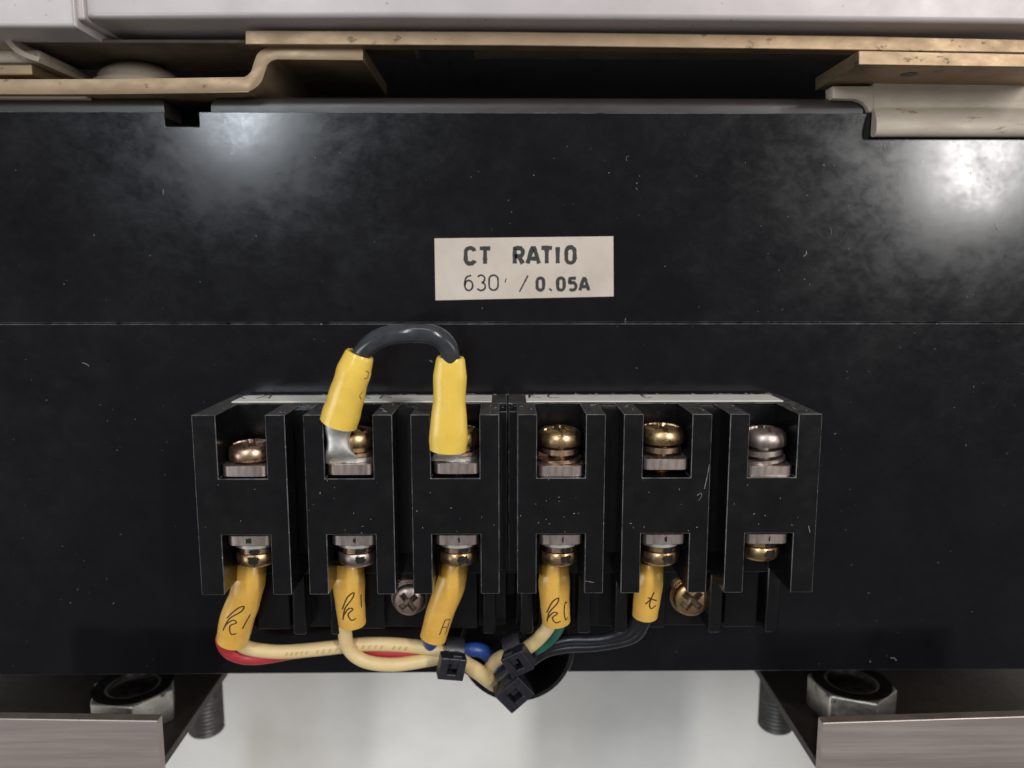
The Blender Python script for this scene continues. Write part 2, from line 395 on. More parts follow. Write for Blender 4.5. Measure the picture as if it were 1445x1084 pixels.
for k in range(2):
    ids = [0, 1, 2] if k == 0 else [3, 4, 5]
    x0 = TX[0] - HW - .75 if k == 0 else mid + .12
    x1 = mid - .12 if k == 0 else TX[5] + HW + .75
    tb = thing('terminal_block', LBL[k], 'terminal block', ((x0 + x1) / 2, yB, 0.3), 'three-way terminal blocks on the lower panel')
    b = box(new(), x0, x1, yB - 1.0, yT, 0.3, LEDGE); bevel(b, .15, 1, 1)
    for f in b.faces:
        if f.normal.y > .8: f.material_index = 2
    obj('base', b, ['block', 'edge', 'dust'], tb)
    b = box(new(), x0 + 1.5, x1 - (1.5 if k else 0), yF, yB - 1.0, 0.3, 7.5); bevel(b, .5, 3)
    obj('flange', b, ['block'], tb, smooth=40)
    for i in ids:
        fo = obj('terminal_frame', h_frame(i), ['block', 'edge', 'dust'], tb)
        # feet of the chamber walls running down over the flange
        for s in (-1, 1):
            if (i == 1 and s == 1) or (i == 4 and s == 1): continue
            w0, w1 = sorted((TX[i] + s * IW, TX[i] + s * (HW - .8)))
            b = box(new(), w0, w1, yF + .6, yB + 4, 7, 12.5); bevel(b, .7, 4)
            obj('wall_foot', b, 'block', tb, smooth=40)
        b = box(new(), TX[i] - IW + .9, TX[i] + IW - .9, yF + .8, yB + 6, 6.5, 10.2); bevel(b, .5, 3)
        obj('chamber_foot', b, 'block', tb, smooth=40)
    for i in ids[:-1]:                        # web between neighbouring frames, set back from the front
        b = box(new(), TX[i] + HW + .02, TX[i + 1] - HW - .02, yB + 6, yT - .25, LEDGE - .2, 18.5)
        for f in b.faces: f.material_index = 1 if f.normal.y > .8 else 0
        obj('web', b, ['block', 'dust'], tb)
    for xx0, xx1 in (((TX[2] + HW + .02, mid - .2),) if k == 0 else ((mid + .1, TX[3] - HW - .02),)):
        b = box(new(), xx0, xx1, yB + 3, yT - .25, LEDGE - .2, 20.5)
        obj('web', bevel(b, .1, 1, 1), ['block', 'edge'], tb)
    # white marking strip lying on the top ledge
    sx0, sx1 = (X(336, 7, 563), X(694, 7, 563)) if k == 0 else (X(742, 7, 563), X(1096, 7, 563))
    b = box(new(), sx0, sx1, yT, yT + .25, 2.8, 11.0); bevel(b, .05)
    st = obj('marking_strip', b, 'strip', tb)
    marks = [[(357, 'kA'), (531, 'kB')], [(768, 'kC'), (913, 'l')]][k]
    for px, s in marks:
        xc = X(px, 7, 563); b = new()
        strokes = {'kA': [[(-3, 9.8), (-3.6, 4)], [(-1.4, 9.2), (-3.3, 6.8), (-1.6, 4)], [(.8, 4), (2.2, 9.6), (3.4, 4)], [(1.2, 6), (3, 6)]],
                   'kB': [[(-3, 9.8), (-3.2, 4)], [(-1.2, 9.2), (-3, 6.8), (-1.2, 4)], [(.8, 4), (1, 9.6), (2.8, 8.6), (1.1, 7), (3, 5.4), (.8, 4)]],
                   'kC': [[(-3, 9.8), (-3.2, 4)], [(-1.0, 9.4), (-3, 6.8), (-.8, 4.4)], [(3.2, 8.4), (2, 9.4), (.9, 7), (1.6, 4.6), (3.3, 5)]],
                   'l': [[(-.8, 7), (.8, 9.2), (.4, 10), (-.6, 8), (-.2, 4.4), (1.2, 5)]]}[s]
        for q in strokes:
            sp = spline([(xc + a, yT + .25, 0.2 + LEDGE - 1 - c) for a, c in q], 5)
            ribbon(b, sp, [Vector((0, 1, 0))] * len(sp), .42, .012)
        obj('letter', b, 'ink', st)

# ------------------------------------------------------------------ screws
def pan_head(r, h, cross=.74, depth=1.5, n=96, rings=24, cw=.26):
    """domed head, top towards +y, with a cross recess"""
    b = new(); R = []; rec = set()
    prof = []
    for i in range(rings + 1):
        q = i / rings; prof.append(q)
    def hgt(q): return h * (0.45 + 0.55 * math.sqrt(max(0, 1 - (q ** 3.4))))
    top = b.verts.new((0, hgt(0) - depth, 0))
    for q in prof[1:]:
        ring = []
        for i in range(n):
            a = 2 * PI * i / n; x, z = r * q * math.cos(a), r * q * math.sin(a)
            u, w = abs(x) / r, abs(z) / r
            inx = (u < cross and w < cw / 2 + .02) or (w < cross and u < cw / 2 + .02)
            y = hgt(q) - (depth * (1 - .55 * q / cross) if inx else 0)
            ring.append(b.verts.new((x, y, z)))
            if inx: rec.add(ring[-1])
        R.append(ring)
    for i in range(n): b.faces.new((top, R[0][i], R[0][(i + 1) % n]))
    low1 = [b.verts.new((v.co.x, h * .08, v.co.z)) for v in R[-1]]
    low2 = [b.verts.new((v.co.x * .95, 0, v.co.z * .95)) for v in R[-1]]
    R += [low1, low2]
    for a, c in zip(R, R[1:]):
        for i in range(n): b.faces.new((a[i], a[(i + 1) % n], c[(i + 1) % n], c[i]))
    b.faces.new(low2); rec.add(top)
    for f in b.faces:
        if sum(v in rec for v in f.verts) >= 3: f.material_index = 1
    return b
def spring_washer(ro, ri, th, pitch, a_start):
    b = new(); n = 44; rings = []
    for i in range(n + 1):
        a = math.radians(a_start + 350 * i / n); y = pitch * i / n
        rings.append([b.verts.new((r * math.cos(a), y + dy, r * math.sin(a))) for r, dy in ((ri, 0), (ro, 0), (ro, th), (ri, th))])
    for p, q in zip(rings, rings[1:]):
        for i in range(4): b.faces.new((p[i], p[(i + 1) % 4], q[(i + 1) % 4], q[i]))
    b.faces.new(rings[0]); b.faces.new(rings[-1])
    return b
def washer(ro, ri, th):
    p = [(ri, 0), (ro - .08, 0), (ro, .08), (ro, th - .08), (ro - .08, th), (ri, th)]
    return lathe(new(), p, 48, 'y', (0, 0, 0), True)
def clamp_plate(w, dd, th):
    b = box(new(), -w, w, 0, th, -dd, dd)
    bevel(b, 1.6, 3, -1, 25, lambda e: abs(e.verts[0].co.y - e.verts[1].co.y) > th * .5)
    bevel(b, .1, 1, -1, 50)
    return b
def move(b, dx=0, dy=0, dz=0, flip=False, rot=None):
    if rot: bmesh.ops.rotate(b, cent=(0, 0, 0), matrix=rot, verts=b.verts)
    if flip: bmesh.ops.scale(b, vec=(1, -1, 1), verts=b.verts)
    bmesh.ops.translate(b, vec=(dx, -dy if flip else dy, dz), verts=b.verts)
    return b
AX = FR - 6.0                                # depth of the screw axes
# upper screws: (plate bottom px, spring washer, flat washer, lift, head material, turn, label)
UP = [
 (671, 0, 0, 'copper', 20, 'brown brass screw in the upper chamber above the amber sleeve with red and cream wires'),
 (669, 0, 1, 'brass', 50, 'brass screw clamping the slanted sleeve end of the jumper wire'),
 (668, 0, 1, 'brass', 10, 'brass screw clamping the upright sleeve end of the jumper wire'),
 (672, 1, 1, 'brass', 35, 'bare brass screw with spring washer, above the sleeve with cream and green wires'),
 (663, 1, 0, 'brass', 70, 'raised brass screw with thread showing, above the sleeve of black wires'),
 (673, 1, 1, 'nickel', 15, 'shiny silvery pink screw with slanted washers, in the chamber above the empty lower terminal'),
]
for i, (pp, spr, flat, hm, turn, lb) in enumerate(UP):
    y0 = Y(pp, AX + 4.4)
    s = thing('terminal_screw', lb, 'screw', (TX[i] + (0.25 if i == 2 else 0), y0, AX), 'terminal screws')
    R0 = Matrix.Rotation(math.radians(turn), 3, 'Y')
    pw = 4.55
    obj('clamp_plate', move(clamp_plate(4.6, 5.1, 2.15)), 'nickel', s, local=True, smooth=35)
    y = 2.2
    if i in (1, 2): y += .9                    # the jumper's lug lies here
    tiltm = Matrix.Rotation(math.radians(6 if i == 5 else 2), 3, 'Z')
    if flat: obj('flat_washer', move(washer(4.5, 2.2, .75), 0, y, 0, rot=tiltm), 'copper' if hm != 'nickel' else 'nickel', s, local=True, smooth=35); y += .8
    if spr: obj('spring_washer', move(spring_washer(4.0, 2.2, 1.05, 1.1, 60 + 40 * i), 0, y, 0, rot=tiltm), 'copper' if hm == 'brass' else 'nickel', s, local=True, smooth=35); y += 2.4
    elif i == 0: y += .35
    elif i in (1, 2): obj('spring_washer', move(spring_washer(3.7, 2.2, .9, .3, 200), 0, y, 0), 'brass', s, local=True, smooth=35); y += 1.1
    obj('shank', lathe(new(), [(1.9, -4.5), (1.9, y + .3)] if i != 4 else sum([[(1.9, -4.5 + .35 * q), (1.55, -4.32 + .35 * q)] for q in range(18)], []) + [(1.9, y + .3)], 24), hm, s, local=True, smooth=30)
    obj('head', move(pan_head(4.45, 3.5), 0, y, 0, rot=R0), [hm, 'recess_brown'], s, local=True, smooth=50)
LOW = ['silvery brass screw upside down over the sleeve with red and cream wires', 'silvery brass screw upside down over the sleeve with one cream wire',
       'silvery brass screw upside down over the sleeve with a blue wire', 'silvery brass screw upside down over the sleeve with cream and green wires',
       'silvery brass screw upside down over the sleeve of black wires', 'upside-down brass screw in the lower terminal that has no wire']
def paint_mark(seed, r, y0, y1, a, wdt):
    """an irregular dab of black paint on the side of the stack"""
    rnd = random.Random(seed); b = new(); n = 14; rows = []
    for j in range(5):
        y = y0 + (y1 - y0) * j / 4; rows.append([])
        for i in range(n + 1):
            k = (i / n - .5) * 2
            aa = a + k * wdt * (0.6 + .4 * rnd.random()) * (1 - .25 * abs(j - 2) / 2)
            rows[-1].append(b.verts.new((r * math.cos(aa), y + rnd.uniform(-.16, .16), r * math.sin(aa))))
    for p, q in zip(rows, rows[1:]):
        for i in range(n): b.faces.new((p[i], p[i + 1], q[i + 1], q[i]))
    return b
LUGY = []
for i in range(6):
    y0 = Y(753.0, AX + 4.4) - .1
    s = thing('terminal_screw', LOW[i], 'screw', (TX[i] + .15, y0, AX), 'terminal screws')
    obj('clamp_plate', move(clamp_plate(4.35, 5.0, 2.05), 0, 0, 0, True), 'nickel', s, local=True, smooth=35)
    y = 2.1
    if i < 5: y += .95                         # the wire's ring lug lies here
    LUGY.append((y0 - 2.1 - .9))
    obj('spring_washer', move(spring_washer(3.7, 2.2, 1.05, .25, 210 + 25 * i), 0, y, 0, True), 'copper' if i in (0, 2, 3) else 'brass', s, local=True, smooth=35); y += 1.35
    obj('shank', move(lathe(new(), [(1.9, -1.0), (1.9, y + .3)], 24), 0, 0, 0, True), 'brass', s, local=True, smooth=30)
    hb = pan_head(4.0, 3.3); move(hb, 0, y, 0, True, Matrix.Rotation(.4 * i, 3, 'Y'))
    obj('head', hb, ['nickel' if i in (1,) else 'brass', 'recess_brown'], s, local=True, smooth=50)
    a0 = PI / 2 - (0.28 if i else .1)
    obj('paint_mark', paint_mark(i * 7 + 1, 4.06, -y - 1.75, -y - .3, a0, .34), 'paint', s, local=True)
    obj('paint_mark', paint_mark(i * 7 + 2, 3.75, -y + .25, -y + 1.1, a0 - .05, .36), 'paint', s, local=True)
    obj('paint_mark', paint_mark(i * 7 + 3, 5.03, -1.5, -.5, a0 + .1, .22), 'paint', s, local=True)
for k, (px, py, r, d, mt, lb) in enumerate(((577, 847, 3.5, 8.0, 'nickel', 'silvery cross-head mounting screw partly behind the amber sleeve of the blue wire'),
                                            (976, 845, 3.95, 8.0, 'brass', 'brassy cross-head mounting screw beside the sleeve of black wires'))):
    p = at(px, py, d + 1.8)
    s = thing('mounting_screw', lb, 'screw', (p[0], p[1], d - .5), 'mounting screws of the terminal blocks')
    b = pan_head(r, 2.6, .64, 1.9, 144, 40, .3)
    bmesh.ops.rotate(b, cent=(0, 0, 0), matrix=Matrix.Rotation(PI / 2, 3, 'X'), verts=b.verts)
    bmesh.ops.rotate(b, cent=(0, 0, 0), matrix=Matrix.Rotation(math.radians(38 + 10 * k), 3, 'Z'), verts=b.verts)
    obj('head', move(b, 0, 0, .9), [mt, 'recess_brown'], s, local=True, smooth=50)
    obj('washer', lathe(new(), [(2, 0), (r + .5, 0), (r + .5, .85), (2, .85)], 40, 'z', (0, 0, 0), True), mt, s, local=True, smooth=35)

# ------------------------------------------------------------------ wire leads with sleeves
def sleeve(path, radii, mat, parent, flat=.86):
    """open vinyl sleeve, rounded at its far end"""
    sp = spline(path, 8); n = len(sp); rs = []
    for i in range(n):
        q = i / (n - 1) * (len(radii) - 1); k = min(int(q), len(radii) - 2); r = radii[k] + (radii[k + 1] - radii[k]) * (q - k)
        e = i
        wob = 1 + .02 * math.sin(i * .33 + len(path) * 1.9 + radii[1]) + .012 * math.sin(i * .71 + 1)
        rs.append((r * wob * (0.95 if e == 0 else 1), r * flat * (2 - wob) * (0.95 if e == 0 else 1)))
    b = tube(new(), sp, rs, 28, cap=False); fr = frames(sp); b.verts.ensure_lookup_table()
    for base, k, sg in ((0, 0, 1), ((n - 1) * 28, n - 1, -1)):     # wall thickness, then the hollow inside
        prev = [b.verts[base + i] for i in range(28)]
        for sc, dp in ((.80, 0), (.76, 1.6)):
            ring = [b.verts.new(sp[k] + (v.co - sp[k]) * sc + fr[k][0] * (dp * sg)) for v in [b.verts[base + i] for i in range(28)]]
            b.verts.ensure_lookup_table()
            for i in range(28): b.faces.new((prev[i], prev[(i + 1) % 28], ring[(i + 1) % 28], ring[i]))
            prev = ring
        b.faces.new(prev)
    return obj('sleeve', b, mat, parent, smooth=50), sp, rs
def on_sleeve(sp, rs, strokes, v0, v1, width, parent, mat='brown_ink', pen=.28):
    """strokes in (u across -1..1, v along 0..1) drawn on the camera side of the sleeve"""
    fr = frames(sp); b = new(); n = len(sp)
    for st in strokes:
        P, N = [], []
        for u, v, _ in spline([(a, c, 0) for a, c in st], 6):
            q = (v0 + (v1 - v0) * v) * (n - 1); k = min(max(int(q), 0), n - 2); f = q - k
            c = sp[k].lerp(sp[k + 1], f); s = fr[k][1].lerp(fr[k + 1][1], f); nn = fr[k][2].lerp(fr[k + 1][2], f)
            w = rs[k][0] + (rs[k + 1][0] - rs[k][0]) * f; h = rs[k][1] + (rs[k + 1][1] - rs[k][1]) * f
            ang = PI / 2 + u * width
            P.append(c + s * (w * math.cos(ang)) + nn * (h * math.sin(ang)))
            N.append((s * (math.cos(ang) / w) + nn * (math.sin(ang) / h)).normalized())
        ribbon(b, P, N, pen, .03)
    return obj('lettering', b, mat, parent)
def pth(pts): return [at(*p) for p in pts]
def wire(path, r, mat, parent, n=8):
    return obj('wire', tube(new(), spline(pth(path), n), r, 18), mat, parent, smooth=60)
def ring_lug(i, parent, yy, up=False):
    """ring under the screw head plus a barrel into the sleeve"""
    x, d = TX[i] + .15, AX
    b = lathe(new(), [(2.1, 0), (4.2, 0), (4.2, .85), (2.1, .85)], 40, 'y', (x, yy, d), True)
    obj('ring_lug', b, 'silver', parent, smooth=35)
K = [[(-.6, .55), (-.1, .1), (.35, -.05), (.3, .12), (-.35, .5), (-.65, .95), (-.5, .75), (-.05, .5), (.25, .55), (-.15, .72), (.05, .95), (.45, .92)]]
LEAD = ['amber sleeve with handwritten mark joining a red and a cream wire', 'amber sleeve with handwritten mark on one cream wire',
        'slanted amber sleeve on a blue wire beside the silvery mounting screw', 'amber sleeve with handwritten mark joining a cream and a green wire',
        'short amber sleeve with handwritten mark on black wires']
L = [thing('wire_lead', LEAD[i], 'wire', (TX[i], Y(840, 14), 12), 'wires leaving the lower terminals') for i in range(5)]
for i in range(5): ring_lug(i, L[i], LUGY[i])
s0, sp, rs = sleeve(pth([(353, 795, 15), (351, 818, 15.5), (345, 845, 15), (335, 872, 14), (328, 904, 13)]), [3.2, 3.4, 3.35, 3.5, 3.45], 'amber', L[0])
on_sleeve(sp, rs, K + [[(1.1, .2), (.85, .75)]], .5, .85, .75, s0)
s1, sp, rs = sleeve(pth([(492, 795, 15), (492, 820, 15.5), (494, 850, 15), (497, 879, 14)]), [3.2, 3.3, 3.1, 2.95], 'amber', L[1])
on_sleeve(sp, rs, [[(u + .15, v) for u, v in K[0]], [(1.15, .1), (1.2, .6)]], .45, .85, .85, s1)
s2, sp, rs = sleeve(pth([(642, 795, 15), (636, 825, 15.5), (622, 862, 14.5), (611, 900, 13.5)]), [2.9, 3.0, 2.95, 2.85], 'amber', L[2])
on_sleeve(sp, rs, [[(.5, .0), (.45, .5), (.4, 1)], [(.5, 0), (.95, .02), (.95, .3), (.95, .5), (.48, .5)], [(.95, .5), (.95, .75), (.9, 1)]], .68, .87, .95, s2, pen=.2)
s3, sp, rs = sleeve(pth([(783, 795, 15), (782, 820, 15.5), (783, 850, 15), (785, 876, 14)]), [3.1, 3.2, 3.1, 3.05], 'amber', L[3])
on_sleeve(sp, rs, [[(u - .15, v) for u, v in K[0]], [(1.0, .25), (.8, .2), (.65, .55), (.75, .95), (1.0, .9)]], .52, .9, .9, s3)
s4, sp, rs = sleeve(pth([(918, 795, 14), (916, 820, 14.5), (913, 845, 14), (910, 868, 13)]), [2.8, 2.9, 2.85, 2.75], 'amber', L[4])
on_sleeve(sp, rs, [[(-.35, .75), (.05, .45), (.35, .05), (.15, .35), (.05, .8), (.3, 1), (.75, .85)], [(-.2, .35), (.75, .55)]], .42, .72, .75, s4)
# wires
wire([(342, 890, 12.5), (338, 905, 11.5), (352, 915, 10), (395, 920, 9), (450, 916, 8.5), (520, 909, 8.5), (585, 912, 9), (628, 920, 10), (655, 934, 9), (685, 958, 5), (698, 968, -2), (702, 974, -12)], 1.52, 'cream', L[0])
wp = spline(pth([(395, 920, 9), (450, 916, 8.5), (520, 909, 8.5), (585, 912, 9)]), 8)
on_sleeve(wp, [(1.54, 1.54)] * len(wp), [[(-.35, q / 22), (.3, q / 22 + .012), (.35, q / 22 + .02)] for q in range(1, 22, 1) if q % 6], .02, .98, .6, L[0], 'faint_ink', .3)
wire([(320, 888, 12.5), (314, 904, 11.5), (326, 922, 9.5), (360, 929, 7.5), (420, 920, 6.5), (480, 912, 6.5), (540, 919, 7), (600, 921, 7.5), (640, 932, 6), (690, 960, -2), (700, 965, -12)], 1.45, 'red', L[0])
wire([(494, 866, 12.5), (487, 886, 11.5), (492, 915, 10.5), (515, 933, 10), (555, 938, 9.5), (600, 932, 9.5), (632, 927, 9.5), (665, 940, 8), (690, 956, 4), (706, 966, -3), (708, 970, -12)], 1.5, 'cream', L[1])
wire([(614, 888, 12), (607, 904, 10.5), (616, 917, 8.5), (640, 920, 7), (672, 917, 6.5), (690, 926, 5), (712, 948, 0), (722, 958, -12)], 1.6, 'blue', L[2])
wire([(780, 862, 12.5), (774, 884, 11), (755, 906, 9.5), (733, 920, 9), (706, 928, 8), (692, 942, 4), (694, 958, -3), (700, 962, -12)], 1.5, 'cream', L[3])
wire([(791, 862, 12), (788, 884, 10), (772, 905, 7.5), (745, 922, 6.5), (722, 936, 4), (715, 950, -12)], 1.4, 'green', L[3])
for q, (ox, oy) in enumerate(((0, 0), (-9, -3), (8, 4))):
    wire([(908 + ox * .8, 858, 11.5), (904 + ox * .9, 876, 10.5), (886 + ox, 896 + oy, 9), (845, 906 + oy * 1.3, 8), (800, 908 + oy * 1.5, 7), (770, 917 + oy, 6), (748, 936, 3), (735, 950, -12)], 1.15, 'blackwire', L[4])

# ------------------------------------------------------------------ jumper
J = thing('jumper_wire', 'looped charcoal jumper wire with two yellow sleeves bridging two upper terminals', 'wire', (X(570, 24, 560), Y(560, 24), 20))
w = spline(pth([(487, 570, 23.5), (500, 525, 25), (512, 497, 26.5), (528, 482, 27.5), (550, 473, 28.2), (580, 470, 28.8), (612, 473, 28.5), (630, 486, 27.5), (636, 508, 26.5), (635, 540, 25), (634, 600, 23.5)]), 8)
obj('wire', tube(new(), w, 1.78, 22), 'greywire', J, smooth=60)
sA, sp, rs = sleeve(pth([(508, 499, 26.3), (500, 522, 26), (493, 545, 25.5), (485, 573, 24.7), (478, 596, 24)]), [2.6, 3.2, 3.3, 3.45, 3.75], 'yellow', J, .88)
on_sleeve(sp, rs, [[(.95, .1), (1.25, .15), (1.2, .3), (.95, .32)], [(1.2, .75), (1.0, .85), (1.2, .95)]], .12, .6, .9, sA, pen=.14)
sB, sp, rs = sleeve(pth([(636, 504, 26.5), (635, 530, 26), (634, 570, 25.3), (633, 610, 24.8), (632, 634, 24.2)]), [2.55, 3.1, 3.15, 3.6, 3.7], 'yellow', J, .70)
# lugs: crimped barrel, folded neck and ring under the screw
def lug(pts, i, yring):
    b = new(); sp = spline(pth(pts), 6); n = len(sp); rs = []
    for k in range(n):
        q = k / (n - 1); rs.append((2.35 + .35 * math.sin(q * 9) + 1.0 * q ** 3, 1.7 * (1 - q) + .5 + .2 * math.sin(q * 12)))
    tube(b, sp, rs, 20)
    o = obj('lug', b, 'silver', J, smooth=45)
    b = lathe(new(), [(2.1, 0), (4.3, 0), (4.3, .85), (2.1, .85)], 40, 'y', (TX[i], yring, AX), True)
    obj('ring', b, 'silver', o, smooth=35)
yl1 = Y(669, AX + 4.4) + 2.22; yl2 = Y(668, AX + 4.4) + 2.22
lug([(480, 585, 23.6), (477, 610, 23.8), (478, 636, 23.7), (481, 652, 22.8)], 1, yl1)
lug([(632, 620, 23.6), (631, 634, 23.6), (632, 649, 22.8)], 2, yl2)

# ------------------------------------------------------------------ cable ties
def oriented(b, c, rz=0, rx=0, ry=0):
    m = Matrix.Rotation(math.radians(rz), 3, 'Z') @ Matrix.Rotation(math.radians(ry), 3, 'Y') @ Matrix.Rotation(math.radians(rx), 3, 'X')
    bmesh.ops.rotate(b, cent=(0, 0, 0), matrix=m, verts=b.verts); bmesh.ops.translate(b, vec=c, verts=b.verts); return b
def tie(label, px, py, d, rz, r, tail_len, ry=0, rx=0, hs=1.0):
    c = at(px, py, d)
    t = thing('cable_tie', label, 'cable tie', c, 'cable ties at the wire port')
    # head with a slot through it
    b = new(); w, h, th, sl = 2.9 * hs, 2.6 * hs, 2.0 * hs, 1.15 * hs
    for (x0, x1, y0, y1) in ((-w, -sl, -h, h), (sl, w, -h, h), (-sl, sl, -h, -h * .45), (-sl, sl, h * .45, h)):
        box(b, x0, x1, y0, y1, 0, th * 1.6)
    box(b, -sl, sl, -h * .45, h * .45, 0, th * .5)
    bmesh.ops.remove_doubles(b, verts=b.verts, dist=.001); bevel(b, .2, 2, -1, 60)
    obj('head', oriented(b, (0, 0, r * .9), rz, rx, ry), 'tie', t, local=True)
    # strap loop round the bundle
    b = new(); n = 36; R = []
    for i in range(n):
        a = 2 * PI * i / n; R.append([])
        for rr, xx in ((r, -2.0), (r + .8, -2.0), (r + .8, 2.0), (r, 2.0)):
            R[-1].append(b.verts.new((xx, rr * math.cos(a) * 1.0, rr * math.sin(a) * .8)))
    for i in range(n):
        p, q = R[i], R[(i + 1) % n]
        for k in range(4): b.faces.new((p[k], p[(k + 1) % 4], q[(k + 1) % 4], q[k]))
    obj('strap', oriented(b, (0, 0, 0), rz, rx, ry), 'tie', t, local=True, smooth=40)
    b = box(new(), -1.0, 1.0, 0, tail_len, r * .9 + 1.5, r * .9 + 2.6); bevel(b, .15, 2)
    obj('tail', oriented(b, (0, 0, 0), rz, rx, ry), 'tie', t, local=True)
    return t
tie('black cable tie round the cream and red wires beside the blue wire', 637, 925, 9.5, -12, 3.4, 3, 12, 0, .95)
tie('black cable tie with tilted grey head round the cream and green wires', 733, 917, 9.5, 32, 3.3, 3, -14, 0, .95)
tie('black cable tie hanging in the round wire port below the other ties', 722, 958, 3.0, 40, 3.6, 4, 6, 10, 1.15)

# ------------------------------------------------------------------ metal parts above the panel
top = thing('cover_plate', 'pale dirty painted steel cover along the top edge, above the yellowish brackets', 'cover', (40, Y(20, 10), -10))
yc0, yc1 = Y(25, 10, 300), Y(33, 10, 1445)
b = new(); pts = [(X(118, 10, 20), Y(26, 10, 118)), (X(560, 10, 20), Y(24.5, 10, 560)), (X(1000, 10, 20), Y(28, 10, 1000)), (X(1500, 10, 20), Y(33.5, 10, 1500)), (160, 95), (X(118, 10, 20), 95)]
prism(b, pts, -12, 10); bevel(b, 1.1, 4, -1, 25, lambda e: all(v.co.z > 9 for v in e.verts))
obj('main_sheet', b, 'cover', top, smooth=40)
b = new(); prism(b, [(-160, Y(39, 11.5, 0)), (X(107, 11.5, 20), Y(39, 11.5, 107)), (X(107, 11.5, 20), 95), (-160, 95)], -12, 11.5); bevel(b, .9, 4, -1, 25, lambda e: all(v.co.z > 11 for v in e.verts))
obj('end_sheet', b, 'cover', top, smooth=40)
b = box(new(), X(106, 11, 20), X(121, 10.5, 20), Y(29, 10.5, 110), 95, -12, 10.9); bevel(b, .6, 3)
obj('folded_edge', b, 'cover', top, smooth=40)
# dark sheet with a slot, just under the cover
back = thing('slotted_sheet', 'dull dark steel sheet with a rectangular slot, behind the cover and above the brackets', 'sheet', (0, 50, -14))
for x0, x1 in ((X(350, -4, 40), X(583, -4, 40)), (X(668, -4, 40), X(1422, -4, 40))):
    b = box(new(), x0, x1, Y(66, -4), Y(4, -4), -14, -4); obj('sheet_panel', bevel(b, .2), 'dull', back)
b = box(new(), X(560, -14, 40), X(690, -14, 40), Y(66, -14), Y(4, -14), -17, -14.1); obj('slot_floor', b, 'body', back)
# left shelf: dull plate with a curled left end
shelf = thing('shelf_plate', 'dull brown steel plate with a curled pale end, over the stepped bracket', 'plate', (X(180, 0, 50), Y(50, 0), 0))
b = box(new(), X(26, 2, 50), X(420, 2, 50), Y(62, 2), Y(57, 2), -20, 2); obj('plate', bevel(b, .2), 'dull', shelf)
b = box(new(), X(26, -2, 50), X(420, -2, 50), Y(64, -2), Y(20, -2), -20, -4); obj('rear_web', bevel(b, .2), 'dull', shelf)
cur = [(-6, 41), (6, 44), (14, 55), (24, 66), (38, 74), (56, 80)]
out = [Vector(at(px, py, 3)) for px, py in cur]; sp = spline(out, 6); b = new(); th = 1.1
pl = [(p.x, p.y) for p in sp] ; nrm = [f[1] for f in frames(sp)]
pr = [(p.x + q.x * th, p.y + q.y * th) for p, q in zip(sp, nrm)]
prism(b, pl + pr[::-1], -20, 3); obj('curled_end', bevel(b, .12, 1, -1, 50), 'chrome_pale', shelf, smooth=40)
# front strip
strip = thing('front_rail', 'long yellow chromate steel rail edge running under the pale cover', 'rail', (X(900, 24, 60), Y(60, 5), -10))
b = new(); prism(b, [at(346, 63, 5)[:2], at(720, 64.5, 5)[:2], at(1212, 71, 5)[:2], at(1520, 76, 5)[:2], at(1520, 57, 5)[:2], at(1212, 50.5, 5)[:2], at(720, 44.5, 5)[:2], at(346, 42.5, 5)[:2]], 1.5, 5)
obj('rail', bevel(b, .18, 2), 'chromate', strip)
# stepped Z bracket
zb = thing('stepped_bracket', 'yellow chromate steel bracket bent in a step, over the notch in the black panel', 'bracket', (X(300, 24, 100), Y(110, 3), -10))
lowc = spline([at(-60, 133, 3), at(150, 133, 3), at(330, 130.5, 3), at(352, 128.5, 3), at(367, 118, 3), at(373, 104, 3), at(378, 91, 3), at(388, 84.5, 3), at(410, 84, 3), at(512, 85, 3)], 6)
upc = spline([at(-60, 112, 3), at(150, 111.5, 3), at(330, 109, 3), at(345, 108.5, 3), at(354, 101, 3), at(359, 86, 3), at(366, 73, 3), at(382, 66.5, 3), at(410, 65, 3), at(512, 65, 3)], 6)
b = new(); prism(b, [(p.x, p.y) for p in lowc] + [(p.x, p.y) for p in reversed(upc)], -30, 3)
obj('bent_plate', bevel(b, .15, 2, -1, 40), 'chromate', zb, smooth=40)
# small pieces at the left, under the shelf
bl = thing('bolt_head', 'whitish round bolt head between the shelf plate and the stepped bracket', 'bolt', (X(165, 10, 98), Y(98, 10), -16))
b = lathe(new(), [(0, Y(112, -6)), (8.6, Y(112, -6)), (8.6, Y(97, -6)), (7.8, Y(90, -6)), (5.5, Y(80, -6)), (0, Y(80, -6))], 40, 'y', (X(166, -6, 98), 0, -16))
obj('head', b, 'chrome_pale', bl, smooth=40)
b = lathe(new(), [(0, Y(112, -6)), (9.6, Y(112, -6)), (9.6, Y(106, -6)), (0, Y(106, -6))], 40, 'y', (X(166, -6, 98), 0, -16))
obj('washer', b, 'chrome_pale', bl, smooth=40)
sp_ = thing('spacer_stack', 'short stacked steel spacers at the end of the stepped bracket', 'spacer', (X(10, 20, 90), Y(95, 20), 0))
b = box(new(), -140, X(56, 1, 80), Y(91, 1), Y(71, 1), -20, 1); obj('pale_spacer', bevel(b, .9, 3), 'chrome_pale', sp_, smooth=40)
b = box(new(), -140, X(45, 2, 98), Y(108, 2), Y(92.5, 2), -10, 2); obj('yellow_spacer', bevel(b, .3, 2), 'chromate', sp_)
b = box(new(), -140, X(16, 1.5, 55), Y(70, 1.5), Y(45, 1.5), -20, 0); obj('rear_spacer', bevel(b, .3, 2), 'chromate', sp_)
